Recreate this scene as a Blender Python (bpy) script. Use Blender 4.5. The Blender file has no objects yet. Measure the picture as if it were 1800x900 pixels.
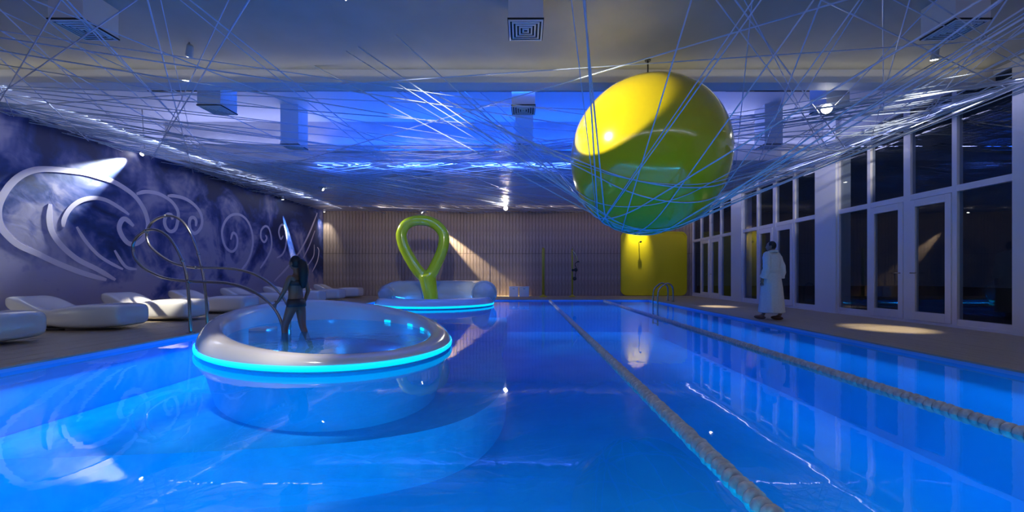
import bpy, bmesh, math, random
import numpy as np
from mathutils import Vector, Matrix

random.seed(7)
sc = bpy.context.scene
C = bpy.context.collection
PI = math.pi

# ------------------------------------------------------------------ camera
F = 700.0                       # focal length in pixels of an 1800 px wide frame
cam_d = bpy.data.cameras.new('camera')
cam_d.sensor_width = 36.0
cam_d.lens = F / 1800.0 * 36.0
cam_d.shift_x = -20 / 1800.0
cam_d.shift_y = 34 / 1800.0
cam_d.clip_start = 0.02
cam_d.clip_end = 200
cam = bpy.data.objects.new('camera', cam_d)
C.objects.link(cam)
cam.location = (0, 0, 1.0)
cam.rotation_euler = (PI / 2, 0, 0)
sc.camera = cam

# ------------------------------------------------------------------ view, world
sc.cycles.adaptive_threshold = 0.04
sc.cycles.max_bounces = 7
sc.cycles.diffuse_bounces = 3
sc.cycles.glossy_bounces = 3
sc.cycles.transmission_bounces = 4
sc.cycles.transparent_max_bounces = 10
sc.cycles.sample_clamp_indirect = 4.0
sc.cycles.caustics_reflective = False
sc.cycles.caustics_refractive = False
sc.view_settings.view_transform = 'Standard'
sc.view_settings.look = 'None'
sc.view_settings.exposure = 1.0
sc.view_settings.gamma = 1.0
sc.view_settings.use_curve_mapping = False
w = bpy.data.worlds.new('night')
sc.world = w
w.use_nodes = True
w.node_tree.nodes['Background'].inputs[0].default_value = (0.0012, 0.0022, 0.006, 1)
w.node_tree.nodes['Background'].inputs[1].default_value = 1.0

# ------------------------------------------------------------------ large lights
BLUE = (0.015, 0.11, 1.0)
POOLBLUE = (0.0, 0.42, 1.0)


def area(name, loc, direction, axis, length, width, energy, color):
    """strip light: shines along direction, its long side along axis"""
    d = bpy.data.lights.new(name, 'AREA')
    d.shape = 'RECTANGLE'
    d.size = length
    d.size_y = width
    d.energy = energy
    d.color = color
    o = bpy.data.objects.new(name, d)
    C.objects.link(o)
    z = -Vector(direction).normalized()
    x = Vector(axis).normalized()
    y = z.cross(x).normalized()
    m = Matrix((x, y, z)).transposed().to_4x4()
    m.translation = Vector(loc)
    o.matrix_world = m
    return o


XL, XR, YB, YF = -9.8, 8.3, 19.5, -4.0
PXL, PXR, PY0, PY1 = -5.65, 5.2, 1.0, 16.5
WZ = -0.06

# underwater perimeter lights (under the coping, facing down and inwards)
AX, AY = (1, 0, 0), (0, 1, 0)
PS = 0.24
area('pool_perimeter_light', (PXL + 0.15, 8.75, -0.13), (0.55, 0, -0.8), AY, 15.2, 0.06, 330 * PS, POOLBLUE)
area('pool_perimeter_light', (PXR - 0.15, 8.75, -0.13), (-0.55, 0, -0.8), AY, 15.2, 0.06, 170 * PS, POOLBLUE)
area('pool_perimeter_light', (-0.2, PY1 - 0.15, -0.13), (0, -0.55, -0.8), AX, 10.4, 0.06, 130 * PS, POOLBLUE)
area('pool_perimeter_light', (-0.2, PY0 + 0.15, -0.13), (0, 0.7, -0.6), AX, 10.4, 0.06, 270 * PS, (0.0, 0.75, 1.0))

# blue light coves in the ceiling recess
CS = 1.0
area('cove_and_fill_light', (-0.6, 7.40, 4.52), (0, 0.75, 0.7), AX, 9.5, 0.06, 42 * CS, BLUE)
area('cove_and_fill_light', (-0.6, 10.80, 4.50), (0, -0.5, 0.9), AX, 9.5, 0.06, 42 * CS, BLUE)
area('cove_and_fill_light', (-0.6, 11.1, 4.10), (0, 0.8, -0.35), AX, 10.5, 0.05, 80 * CS, (0.07, 0.18, 1.0))
area('cove_and_fill_light', (-7.5, 10.80, 4.50), (0, -0.6, 0.8), AX, 4.2, 0.06, 11 * CS, (0.45, 0.5, 1.0))  # added lavender fill, no cove here, brightens the left end of the recess
area('cove_and_fill_light', (6.2, 10.80, 4.50), (0, -0.6, 0.8), AX, 3.8, 0.06, 10 * CS, (0.45, 0.5, 1.0))  # the same added fill for the right end
# added unseen fill behind the photographer; light line on the beam's near face
area('cove_and_fill_light', (-0.75, 0.6, 4.55), (0, 0.35, -1), AX, 17.0, 0.06, 44 * CS, (0.74, 0.70, 1.0))
area('cove_and_fill_light', (-0.75, 6.93, 4.40), (0, -0.75, 0.6), AX, 17.6, 0.05, 5 * CS, (1.0, 0.9, 0.6))
# fill strips without fixtures, added to brighten the mural and the window frames
area('wall_fill', (XL + 1.3, 11.0, 4.11), (-0.8, 0, -0.6), AY, 15.5, 0.05, 20, (0.72, 0.76, 1.0))
area('wall_fill', (XR - 0.45, 12.0, 4.12), (0.25, 0, -1), AY, 14.5, 0.05, 14, (0.62, 0.62, 1.0))
# warm fill strip without a fixture, added to lift the slatted wall
area('wall_fill', (-0.75, 18.0, 4.12), (0, 0.8, -0.7), AX, 17.4, 0.05, 15, (1.0, 0.74, 0.56))
area('cove_and_fill_light', (-0.75, 6.93, 4.40), (0, -0.75, 0.6), AX, 17.6, 0.05, 8 * CS, (1.0, 0.9, 0.6))

# ------------------------------------------------------------------ helpers


def px(x, y, D):
    return Vector(((x - 920) / F * D, D, 1.0 + (484 - y) / F * D))


def tag(o, label=None, cat=None, group=None, kind=None):
    if label:
        o['label'] = label
    if cat:
        o['category'] = cat
    if group:
        o['group'] = group
    if kind:
        o['kind'] = kind
    return o


def empty(name, loc=(0, 0, 0), rz=0.0, parent=None):
    o = bpy.data.objects.new(name, None)
    o.empty_display_size = 0.1
    C.objects.link(o)
    o.location = loc
    o.rotation_euler = (0, 0, rz)
    o.parent = parent
    return o


def link(name, me, parent=None, loc=None):
    o = bpy.data.objects.new(name, me)
    C.objects.link(o)
    o.parent = parent
    if loc is not None:
        o.location = loc
    return o


def mesh(name, V, Fc, mat, parent=None, smooth=False, loc=None):
    me = bpy.data.meshes.new(name)
    me.from_pydata([tuple(v) for v in V], [], Fc)
    bm = bmesh.new()
    bm.from_mesh(me)
    bmesh.ops.recalc_face_normals(bm, faces=bm.faces)
    bm.to_mesh(me)
    bm.free()
    if smooth:
        me.polygons.foreach_set('use_smooth', [True] * len(me.polygons))
    if mat:
        me.materials.append(mat)
    me.update()
    return link(name, me, parent, loc)


class MB:
    def __init__(self):
        self.V, self.F = [], []

    def add(self, V, Fc):
        k = len(self.V)
        self.V += [tuple(v) for v in V]
        self.F += [tuple(i + k for i in f) for f in Fc]
        return self

    def box(self, x0, x1, y0, y1, z0, z1):
        V = [(x0, y0, z0), (x1, y0, z0), (x1, y1, z0), (x0, y1, z0), (x0, y0, z1), (x1, y0, z1), (x1, y1, z1), (x0, y1, z1)]
        return self.add(V, [(0, 3, 2, 1), (4, 5, 6, 7), (0, 1, 5, 4), (1, 2, 6, 5), (2, 3, 7, 6), (3, 0, 4, 7)])

    def tube(self, P, r, n=10, closed=False, caps=True):
        V, Fc = tube_geo(P, r, n, closed, caps)
        return self.add(V, Fc)

    def lathe(self, prof, c=(0, 0, 0), n=24, axis=None):
        """profile of (radius, height) about an axis through c"""
        V, Fc = [], []
        rot = Matrix.Identity(3)
        if axis is not None:
            rot = Vector(axis).normalized().to_track_quat('Z', 'Y').to_matrix()
        for (r, z) in prof:
            for i in range(n):
                a = 2 * PI * i / n
                V.append(Vector(c) + rot @ Vector((r * math.cos(a), r * math.sin(a), z)))
        for j in range(len(prof) - 1):
            for i in range(n):
                Fc.append((j * n + i, j * n + (i + 1) % n, (j + 1) * n + (i + 1) % n, (j + 1) * n + i))
        Fc.append(tuple(range(n))[::-1])
        Fc.append(tuple((len(prof) - 1) * n + i for i in range(n)))
        return self.add(V, Fc)

    def build(self, name, mat, parent=None, smooth=False, bevel=0.0, loc=None):
        o = mesh(name, self.V, self.F, mat, parent, smooth, loc)
        if bevel > 0:
            bm = bmesh.new()
            bm.from_mesh(o.data)
            bmesh.ops.bevel(bm, geom=list(bm.edges), offset=bevel, segments=2, affect='EDGES', profile=0.7)
            bm.to_mesh(o.data)
            bm.free()
        return o


def tube_geo(P, r, n=10, closed=False, caps=True):
    P = [Vector(p) for p in P]
    N = len(P)
    R = r if hasattr(r, '__len__') else [r] * N
    T = []
    for i in range(N):
        if closed:
            t = P[(i + 1) % N] - P[i - 1]
        else:
            t = P[min(i + 1, N - 1)] - P[max(i - 1, 0)]
        T.append(t.normalized())
    ref = Vector((0, 0, 1)) if abs(T[0].z) < 0.9 else Vector((0, 1, 0))
    nrm = (ref - T[0] * ref.dot(T[0])).normalized()
    V, Fc = [], []
    for i in range(N):
        nrm = (nrm - T[i] * nrm.dot(T[i])).normalized()
        b = T[i].cross(nrm)
        for k in range(n):
            a = 2 * PI * k / n
            V.append(P[i] + (nrm * math.cos(a) + b * math.sin(a)) * R[i])
    M = N if closed else N - 1
    for i in range(M):
        j = (i + 1) % N
        for k in range(n):
            Fc.append((i * n + k, i * n + (k + 1) % n, j * n + (k + 1) % n, j * n + k))
    if caps and not closed:
        Fc.append(tuple(range(n))[::-1])
        Fc.append(tuple((N - 1) * n + k for k in range(n)))
    return V, Fc


def spline(P, m=6, closed=False):
    """Catmull-Rom through the points"""
    P = [Vector(p) for p in P]
    n = len(P)
    out = []
    segs = n if closed else n - 1
    for i in range(segs):
        if closed:
            a, b, c, d = P[(i - 1) % n], P[i], P[(i + 1) % n], P[(i + 2) % n]
        else:
            a, b, c, d = P[max(i - 1, 0)], P[i], P[i + 1], P[min(i + 2, n - 1)]
        for k in range(m):
            t = k / m
            out.append(0.5 * ((2 * b) + (c - a) * t + (2 * a - 5 * b + 4 * c - d) * t * t + (3 * b - a - 3 * c + d) * t ** 3))
    if not closed:
        out.append(P[-1])
    return out


def evaluated_mesh(o):
    bpy.context.view_layer.update()
    dg = bpy.context.evaluated_depsgraph_get()
    return bpy.data.meshes.new_from_object(o.evaluated_get(dg))


def fuse(V, Fc, voxel, smooth_iter=4, factor=0.5):
    """union of overlapping closed shells as one continuous surface"""
    me = bpy.data.meshes.new('fuse')
    me.from_pydata([tuple(v) for v in V], [], Fc)
    bm = bmesh.new(); bm.from_mesh(me)
    bmesh.ops.recalc_face_normals(bm, faces=bm.faces)
    bm.to_mesh(me); bm.free()
    o = bpy.data.objects.new('fuse', me)
    C.objects.link(o)
    m = o.modifiers.new('r', 'REMESH'); m.mode = 'VOXEL'; m.voxel_size = voxel
    if smooth_iter:
        s = o.modifiers.new('s', 'SMOOTH'); s.iterations = smooth_iter; s.factor = factor
    out = evaluated_mesh(o)
    bpy.data.objects.remove(o)
    out.polygons.foreach_set('use_smooth', [True] * len(out.polygons))
    return out


# ------------------------------------------------------------------ materials
def principled(name, color, rough=0.5, metal=0.0, spec=0.5, coat=0.0, emit=None, emit_s=0.0, trans=0.0):
    m = bpy.data.materials.new(name)
    m.use_nodes = True
    b = m.node_tree.nodes['Principled BSDF']
    b.inputs['Base Color'].default_value = (*color, 1)
    b.inputs['Roughness'].default_value = rough
    b.inputs['Metallic'].default_value = metal
    b.inputs['Specular IOR Level'].default_value = spec
    b.inputs['Coat Weight'].default_value = coat
    b.inputs['Coat Roughness'].default_value = 0.05
    b.inputs['Transmission Weight'].default_value = trans
    if emit:
        b.inputs['Emission Color'].default_value = (*emit, 1)
        b.inputs['Emission Strength'].default_value = emit_s
    return m


def nd(m, t, **kw):
    n = m.node_tree.nodes.new(t)
    for k, v in kw.items():
        setattr(n, k, v)
    return n


def noisy(m, c0, c1, scale=4.0, detail=5.0, stretch=(1, 1, 1), bump=0.0, lo=0.35, hi=0.65, bscale=None, coord='Object'):
    """noise between two colours and an optional bump"""
    nt = m.node_tree
    b = nt.nodes['Principled BSDF']
    tc = nd(m, 'ShaderNodeTexCoord')
    mp = nd(m, 'ShaderNodeMapping')
    mp.inputs['Scale'].default_value = stretch
    nz = nd(m, 'ShaderNodeTexNoise')
    nz.inputs['Scale'].default_value = scale
    nz.inputs['Detail'].default_value = detail
    cr = nd(m, 'ShaderNodeValToRGB')
    cr.color_ramp.elements[0].position = lo
    cr.color_ramp.elements[1].position = hi
    cr.color_ramp.elements[0].color = (*c0, 1)
    cr.color_ramp.elements[1].color = (*c1, 1)
    nt.links.new(tc.outputs[coord], mp.inputs[0])
    nt.links.new(mp.outputs[0], nz.inputs['Vector'])
    nt.links.new(nz.outputs['Fac'], cr.inputs[0])
    nt.links.new(cr.outputs[0], b.inputs['Base Color'])
    if bump:
        bp = nd(m, 'ShaderNodeBump')
        bp.inputs['Strength'].default_value = bump
        bp.inputs['Distance'].default_value = 0.02
        src = nz
        if bscale:
            src = nd(m, 'ShaderNodeTexNoise')
            src.inputs['Scale'].default_value = bscale
            src.inputs['Detail'].default_value = 4
            nt.links.new(mp.outputs[0], src.inputs['Vector'])
        nt.links.new(src.outputs['Fac'], bp.inputs['Height'])
        nt.links.new(bp.outputs[0], b.inputs['Normal'])
    return m


def clear_surface(name, tint, ior, rough=0.0, bump=None, body=None, body_fac=0.0):
    """clear pane or water surface: transparent with a Fresnel reflection"""
    m = bpy.data.materials.new(name)
    m.use_nodes = True
    nt = m.node_tree
    nt.nodes.remove(nt.nodes['Principled BSDF'])
    out = nt.nodes['Material Output']
    tr = nd(m, 'ShaderNodeBsdfTransparent'); tr.inputs[0].default_value = (*tint, 1)
    gl = nd(m, 'ShaderNodeBsdfGlossy'); gl.inputs['Roughness'].default_value = rough
    fr = nd(m, 'ShaderNodeFresnel'); fr.inputs['IOR'].default_value = ior
    mx = nd(m, 'ShaderNodeMixShader')
    nt.links.new(fr.outputs[0], mx.inputs[0])
    # both faces of a pane reflect alike: no refraction happens inside, so neither may total internal reflection
    ge = nd(m, 'ShaderNodeNewGeometry')
    mr = nd(m, 'ShaderNodeMapRange')
    mr.inputs[3].default_value = ior
    mr.inputs[4].default_value = 1.0 / ior
    nt.links.new(ge.outputs['Backfacing'], mr.inputs[0])
    nt.links.new(mr.outputs[0], fr.inputs['IOR'])
    src = tr
    if body:
        df = nd(m, 'ShaderNodeBsdfDiffuse'); df.inputs[0].default_value = (*body, 1)
        m2 = nd(m, 'ShaderNodeMixShader'); m2.inputs[0].default_value = body_fac
        nt.links.new(tr.outputs[0], m2.inputs[1]); nt.links.new(df.outputs[0], m2.inputs[2])
        src = m2
    nt.links.new(src.outputs[0], mx.inputs[1])
    nt.links.new(gl.outputs[0], mx.inputs[2])
    nt.links.new(mx.outputs[0], out.inputs[0])
    if bump:
        strength, dist, scale, stretch = bump
        tc = nd(m, 'ShaderNodeTexCoord'); mp = nd(m, 'ShaderNodeMapping')
        mp.inputs['Scale'].default_value = stretch
        nz = nd(m, 'ShaderNodeTexNoise'); nz.inputs['Scale'].default_value = scale; nz.inputs['Detail'].default_value = 3
        bp = nd(m, 'ShaderNodeBump'); bp.inputs['Strength'].default_value = strength; bp.inputs['Distance'].default_value = dist
        nt.links.new(tc.outputs['Object'], mp.inputs[0]); nt.links.new(mp.outputs[0], nz.inputs['Vector'])
        nt.links.new(nz.outputs['Fac'], bp.inputs['Height'])
        nt.links.new(bp.outputs[0], gl.inputs['Normal']); nt.links.new(bp.outputs[0], fr.inputs['Normal'])
    return m


M = {}
M['ceil'] = noisy(principled('ceiling_paint', (0.6, 0.58, 0.5), 0.6), (0.38, 0.375, 0.33), (0.43, 0.42, 0.37), 1.5)
M['white_paint'] = principled('white_paint', (0.72, 0.72, 0.74), 0.55)
M['soffit'] = noisy(principled('soffit_gloss', (0.6, 0.6, 0.64), 0.32), (0.5, 0.5, 0.55), (0.68, 0.68, 0.7), 3.0, 6, (0.35, 3.0, 1), bump=0.35)
M['frame'] = principled('frame_white', (0.74, 0.72, 0.76), 0.35)
M['gloss_white'] = principled('white_fibreglass', (0.8, 0.79, 0.77), 0.16, coat=0.4)
M['tub_white'] = principled('white_acrylic', (0.78, 0.77, 0.76), 0.14, coat=0.5)
M['tub_basin'] = principled('blue_basin', (0.2, 0.42, 0.65), 0.4)
M['pool_tile'] = noisy(principled('pool_plaster', (0.18, 0.5, 0.85), 0.6), (0.16, 0.46, 0.80), (0.2, 0.54, 0.88), 0.8, 3)
M['ledge'] = noisy(principled('pale_pool_tile', (0.4, 0.75, 0.85), 0.6), (0.17, 0.48, 0.81), (0.21, 0.54, 0.85), 5, 3)
M['wood_slat'] = noisy(principled('slat_wood', (0.3, 0.24, 0.2), 0.55), (0.30, 0.23, 0.18), (0.42, 0.33, 0.27), 5, 5, (6, 6, 0.6))
M['slat_back'] = principled('slat_backing', (0.07, 0.055, 0.05), 0.8)
M['deck'] = noisy(principled('deck_wood', (0.32, 0.27, 0.2), 0.5), (0.34, 0.28, 0.2), (0.46, 0.385, 0.28), 4, 6, (8, 1, 8), bump=0.1)
M['deck_base'] = principled('deck_base', (0.08, 0.07, 0.06), 0.8)
M['yellow'] = principled('yellow_lacquer', (0.80, 0.63, 0.01), 0.16, coat=0.5)
M['panel_yellow'] = principled('yellow_panel', (0.80, 0.68, 0.01), 0.35)
M['post_yellow'] = principled('yellow_metal', (0.55, 0.45, 0.03), 0.35)
M['lime'] = principled('lime_lacquer', (0.34, 0.46, 0.01), 0.2, coat=0.4)
M['steel'] = principled('stainless_steel', (0.42, 0.4, 0.38), 0.2, metal=1.0)
M['black'] = principled('black_metal', (0.02, 0.02, 0.022), 0.4)
M['dark'] = principled('dark_slot', (0.012, 0.012, 0.016), 0.7)
M['strand'] = principled('woven_strap', (0.62, 0.72, 0.9), 0.35)
M['float'] = noisy(principled('rope_float', (0.6, 0.6, 0.6), 0.4), (0.42, 0.42, 0.44), (0.6, 0.6, 0.6), 30, 3)
M['swirl'] = principled('swirl_paint', (0.62, 0.56, 0.68), 0.55)
M['led'] = principled('led_strip', (0.05, 0.4, 0.6), 0.4, emit=(0.0, 0.55, 1.0), emit_s=0.75)
M['led_blue'] = principled('led_tube', (0.05, 0.1, 0.6), 0.4, emit=(0.01, 0.12, 1.0), emit_s=1.0)
M['lens'] = principled('lamp_lens', (1, 1, 1), 0.3, emit=(1.0, 0.95, 0.82), emit_s=12.0)
M['lamp_body'] = principled('lamp_body', (0.5, 0.5, 0.52), 0.4)
M['skin_dark'] = principled('skin_tan', (0.26, 0.12, 0.07), 0.5)
M['skin'] = principled('skin', (0.36, 0.2, 0.14), 0.5)
M['hair'] = principled('black_hair', (0.008, 0.007, 0.008), 0.5)
M['swimwear'] = principled('dark_swimwear', (0.05, 0.03, 0.03), 0.6)
M['robe'] = noisy(principled('terry_robe', (0.76, 0.74, 0.7), 0.9), (0.72, 0.7, 0.66), (0.8, 0.78, 0.74), 60, 3, bump=0.3)
M['slipper'] = principled('brown_slipper', (0.16, 0.07, 0.04), 0.6)
M['eye'] = principled('eye_white', (0.6, 0.6, 0.6), 0.2)
M['lip'] = principled('lip', (0.3, 0.1, 0.08), 0.4)
M['ground'] = principled('night_terrace', (0.03, 0.03, 0.035), 0.8)
M['glass'] = clear_surface('window_glass', (0.75, 0.8, 0.88), 1.5)
M['water'] = clear_surface('water_surface', (0.2, 0.72, 1.0), 1.33, 0.015, bump=(0.10, 0.02, 2.2, (1.0, 0.6, 1)))
M['tub_water'] = clear_surface('tub_water_surface', (0.25, 0.62, 1.0), 1.33, 0.04, bump=(0.3, 0.03, 3.0, (1, 1, 1)), body=(0.06, 0.26, 0.55), body_fac=0.5)
M['acrylic'] = clear_surface('clear_acrylic', (0.8, 0.9, 0.95), 1.5, 0.05, body=(0.72, 0.8, 0.8), body_fac=0.36)

for k_ in ('lens', 'led_blue'):
    M[k_].cycles.emission_sampling = 'NONE'      # paired with a lamp of their own

# mural: indigo ink washes over a lavender ground
mm = principled('mural_paint', (0.2, 0.2, 0.5), 0.45)
nt = mm.node_tree
tc = nd(mm, 'ShaderNodeTexCoord')
n1 = nd(mm, 'ShaderNodeTexNoise'); n1.inputs['Scale'].default_value = 0.5; n1.inputs['Detail'].default_value = 4; n1.inputs['Distortion'].default_value = 0.9; n1.inputs['Roughness'].default_value = 0.55
n2 = nd(mm, 'ShaderNodeTexNoise'); n2.inputs['Scale'].default_value = 1.6; n2.inputs['Detail'].default_value = 6; n2.inputs['Distortion'].default_value = 2.5
sep = nd(mm, 'ShaderNodeSeparateXYZ')
zr = nd(mm, 'ShaderNodeMapRange'); zr.inputs[1].default_value = 0.2; zr.inputs[2].default_value = 2.0; zr.inputs[3].default_value = 0.24; zr.inputs[4].default_value = 0.0
ad = nd(mm, 'ShaderNodeMath', operation='ADD')
ad2 = nd(mm, 'ShaderNodeMath', operation='MULTIPLY_ADD'); ad2.inputs[1].default_value = 0.16
cr = nd(mm, 'ShaderNodeValToRGB')
els = cr.color_ramp.elements
els[0].position = 0.515; els[0].color = (0.004, 0.018, 0.10, 1)
els[1].position = 0.70; els[1].color = (0.33, 0.31, 0.46, 1)
e = els.new(0.575); e.color = (0.014, 0.045, 0.21, 1)
e = els.new(0.635); e.color = (0.11, 0.13, 0.34, 1)
for a, b in ((tc.outputs['Object'], n1.inputs['Vector']), (tc.outputs['Object'], n2.inputs['Vector']), (tc.outputs['Object'], sep.inputs[0]),
             (sep.outputs[2], zr.inputs[0]), (n1.outputs['Fac'], ad.inputs[0]), (zr.outputs[0], ad.inputs[1]),
             (n2.outputs['Fac'], ad2.inputs[0]), (ad.outputs[0], ad2.inputs[2]), (ad2.outputs[0], cr.inputs[0]),
             (cr.outputs[0], nt.nodes['Principled BSDF'].inputs['Base Color'])):
    nt.links.new(a, b)
bp = nd(mm, 'ShaderNodeBump'); bp.inputs['Strength'].default_value = 0.15; bp.inputs['Distance'].default_value = 0.02
nt.links.new(n2.outputs['Fac'], bp.inputs['Height']); nt.links.new(bp.outputs[0], nt.nodes['Principled BSDF'].inputs['Normal'])
M['mural'] = mm

# ------------------------------------------------------------------ room shell
CZ = 4.62          # ceiling over the near half
RZ = 5.2           # ceiling of the light recess
SZ = 4.15          # soffit over the far half


def struct(name, mb, mat, **kw):
    o = mb.build(name, mat, **kw)
    o['kind'] = 'structure'
    return o


struct('ceiling', MB().box(XL, XR, YF, 7.0, CZ, CZ + 0.1), M['ceil'])
struct('trim_1', MB().box(XL, XR, 7.0, 7.3, 4.39, RZ + 0.1), M['white_paint'])
struct('ceiling_recess', MB().box(XL, XR, 7.3, 10.9, RZ, RZ + 0.1), M['white_paint'])
struct('ceiling_soffit', MB().box(XL, XR, 10.9, YB, SZ, RZ + 0.1), M['soffit'])
wl = struct('wall_left', MB().box(XL - 0.2, XL, YF, YB, -0.3, 4.18), M['mural'])
MB().box(XL - 0.2, XL - 0.01, YF, YB, 4.18, RZ + 0.1).build('upper_band', M['white_paint'], wl)
struct('wall_front', MB().box(XL - 0.2, XR + 0.2, YF - 0.2, YF, -0.3, RZ), M['white_paint'])

# slatted timber wall at the far end
wb = struct('wall_back', MB().box(XL - 0.2, XR + 0.2, YB + 0.03, YB + 0.25, -0.3, RZ), M['slat_back'])
pitch = 0.16
slat_me = {}
for row, (z0, z1) in enumerate(((0.0, 2.06), (2.075, 4.15))):
    me = None
    n = int((XR - XL) / pitch)
    for i in range(n):
        x0 = XL + i * pitch
        if me is None:
            o = MB().box(0, pitch - 0.014, 0, 0.035, z0, z1).build('slat', M['wood_slat'], wb, bevel=0.006)
            me = o.data
        else:
            o = link('slat', me, wb)
        o.location = (x0 + 0.007, YB - 0.005 - random.uniform(0, 0.004), 0)

# pool basin
b = MB()
pz = -1.35
b.add([(PXL, PY0, pz), (PXR, PY0, pz), (PXR, PY1, pz), (PXL, PY1, pz), (PXL, PY0, -0.02), (PXR, PY0, -0.02), (PXR, PY1, -0.02), (PXL, PY1, -0.02)],
      [(0, 1, 2, 3), (0, 1, 5, 4), (1, 2, 6, 5), (2, 3, 7, 6), (3, 0, 4, 7)])
struct('pool_basin', b, M['pool_tile'])


def deck(name, x0, x1, y0, y1, along, wdt, ln):
    base = struct(name, MB().box(x0 + (0.03 if x0 == PXR else 0), x1 - (0.03 if x1 == PXL else 0), y0 + (0.03 if y0 == PY1 else 0), y1, -0.3, -0.031), M['deck_base'])
    me = None
    if along == 'y':
        n = max(1, round((x1 - x0) / wdt)); s = (x1 - x0) / n
    else:
        n = max(1, round((y1 - y0) / wdt)); s = (y1 - y0) / n
    L0, L1 = (y0, y1) if along == 'y' else (x0, x1)
    for i in range(n):
        p = L0
        first = ln * (0.35 + 0.65 * ((i * 0.37) % 1.0))
        while p < L1 - 0.05:
            q = min(L1, p + first)
            first = ln
            if L1 - q < 0.5:
                q = L1
            if me is None:
                o = MB().box(0, 1, 0, 1, -0.03, 0).build('plank', M['deck'], base)
                me = o.data
            else:
                o = link('plank', me, base)
            g = 0.003
            if along == 'y':
                o.location = (x0 + i * s + g, p + g, random.uniform(-0.0012, 0)); o.scale = (s - 2 * g, q - p - 2 * g, 1)
            else:
                o.location = (p + g, y0 + i * s + g, random.uniform(-0.0012, 0)); o.scale = (q - p - 2 * g, s - 2 * g, 1)
            p = q
    return base


deck('floor_left', XL, PXL, 1.0, YB, 'y', 0.17, 4.2)
deck('floor_right', PXR, XR, 1.0, YB, 'y', 0.17, 4.2)
deck('floor_back', PXL, PXR, PY1, YB, 'x', 0.17, 4.0)
struct('floor_front', MB().box(XL, XR, YF, PY0 - 0.02, -0.3, 0.0), M['deck'])

# window wall
wr = empty('wall_right', (XR, 0, 0)); wr['kind'] = 'structure'
BAYS = [(6.68, 10.46, CZ), (11.21, 14.99, SZ), (15.74, 19.46, SZ)]


def wpart(name, y0, y1, z0, z1, dx0=-0.06, dx1=0.3, mat=None, parent=wr, bevel=0.0):
    return MB().box(dx0, dx1, y0, y1, z0, z1).build(name, mat or M['white_paint'], parent, bevel=bevel)


wpart('wall_panel', YF, 5.9, -0.3, RZ, 0.0)
for (a, c) in ((5.9, 6.68), (10.46, 11.21), (14.99, 15.74)):
    wpart('pillar', a, c, -0.05, RZ, -0.1, bevel=0.008)
wpart('lintel', 6.68, 10.46, CZ, RZ, 0.0)
wpart('lintel', 11.21, 14.99, SZ, RZ, 0.0)
wpart('lintel', 15.74, YB, SZ, RZ, 0.0)
for k, (y0, y1, zt) in enumerate(BAYS):
    wn = empty('window_%d' % (k + 1), (XR, 0, 0)); wn['kind'] = 'structure'
    p = (y1 - y0) / 4
    ys = [y0 + p * i for i in range(5)]
    for i, y in enumerate(ys):
        hw = 0.075 if i == 2 else 0.045
        wpart('mullion', max(y - hw, y0), min(y + hw, y1), 0.0, zt, -0.05, 0.07, M['frame'], wn, 0.006)
    wpart('transom', y0, y1, 2.60, 2.72, -0.045, 0.065, M['frame'], wn, 0.006)
    wpart('top_rail', y0, y1, zt - 0.09, zt, -0.04, 0.06, M['frame'], wn, 0.006)
    wpart('sill_rail', y0, y1, -0.02, 0.055, -0.055, 0.075, M['frame'], wn, 0.006)
    for i in range(4):
        a, c = ys[i] + 0.03, ys[i + 1] - 0.03
        wpart('pane', a, c, 2.70, zt - 0.05, 0.0, 0.012, M['glass'], wn)
        if i in (1, 2):
            a2, c2 = ys[i] + (0.08 if i == 2 else 0.05), ys[i + 1] - (0.08 if i == 1 else 0.05)
            dl = wpart('door_leaf', a2, a2 + 0.11, 0.06, 2.59, -0.065, 0.02, M['frame'], wn, 0.006)
            wpart('stile', c2 - 0.11, c2, 0.06, 2.59, -0.065, 0.02, M['frame'], dl, 0.006)
            wpart('rail', a2 + 0.11, c2 - 0.11, 0.06, 0.24, -0.065, 0.02, M['frame'], dl, 0.006)
            wpart('rail', a2 + 0.11, c2 - 0.11, 2.44, 2.59, -0.065, 0.02, M['frame'], dl, 0.006)
            wpart('pane', a2 + 0.10, c2 - 0.10, 0.22, 2.46, -0.03, -0.018, M['glass'], dl)
            hy = c2 - 0.055 if i == 1 else a2 + 0.055
            MB().tube([(-0.066, hy, 1.05), (-0.11, hy, 1.05), (-0.11, hy + (-0.12 if i == 1 else 0.12), 1.05)], 0.011, 8).build('handle', M['steel'], dl, True)
        else:
            wpart('sash', a + 0.01, c - 0.01, 0.05, 0.16, -0.035, 0.05, M['frame'], wn, 0.006)
            wpart('pane', a, c, 0.15, 2.62, 0.0, 0.012, M['glass'], wn)
struct('terrace_ground', MB().box(XR + 0.3, 40, YF - 6, 40, -0.35, -0.05), M['ground'])

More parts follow.
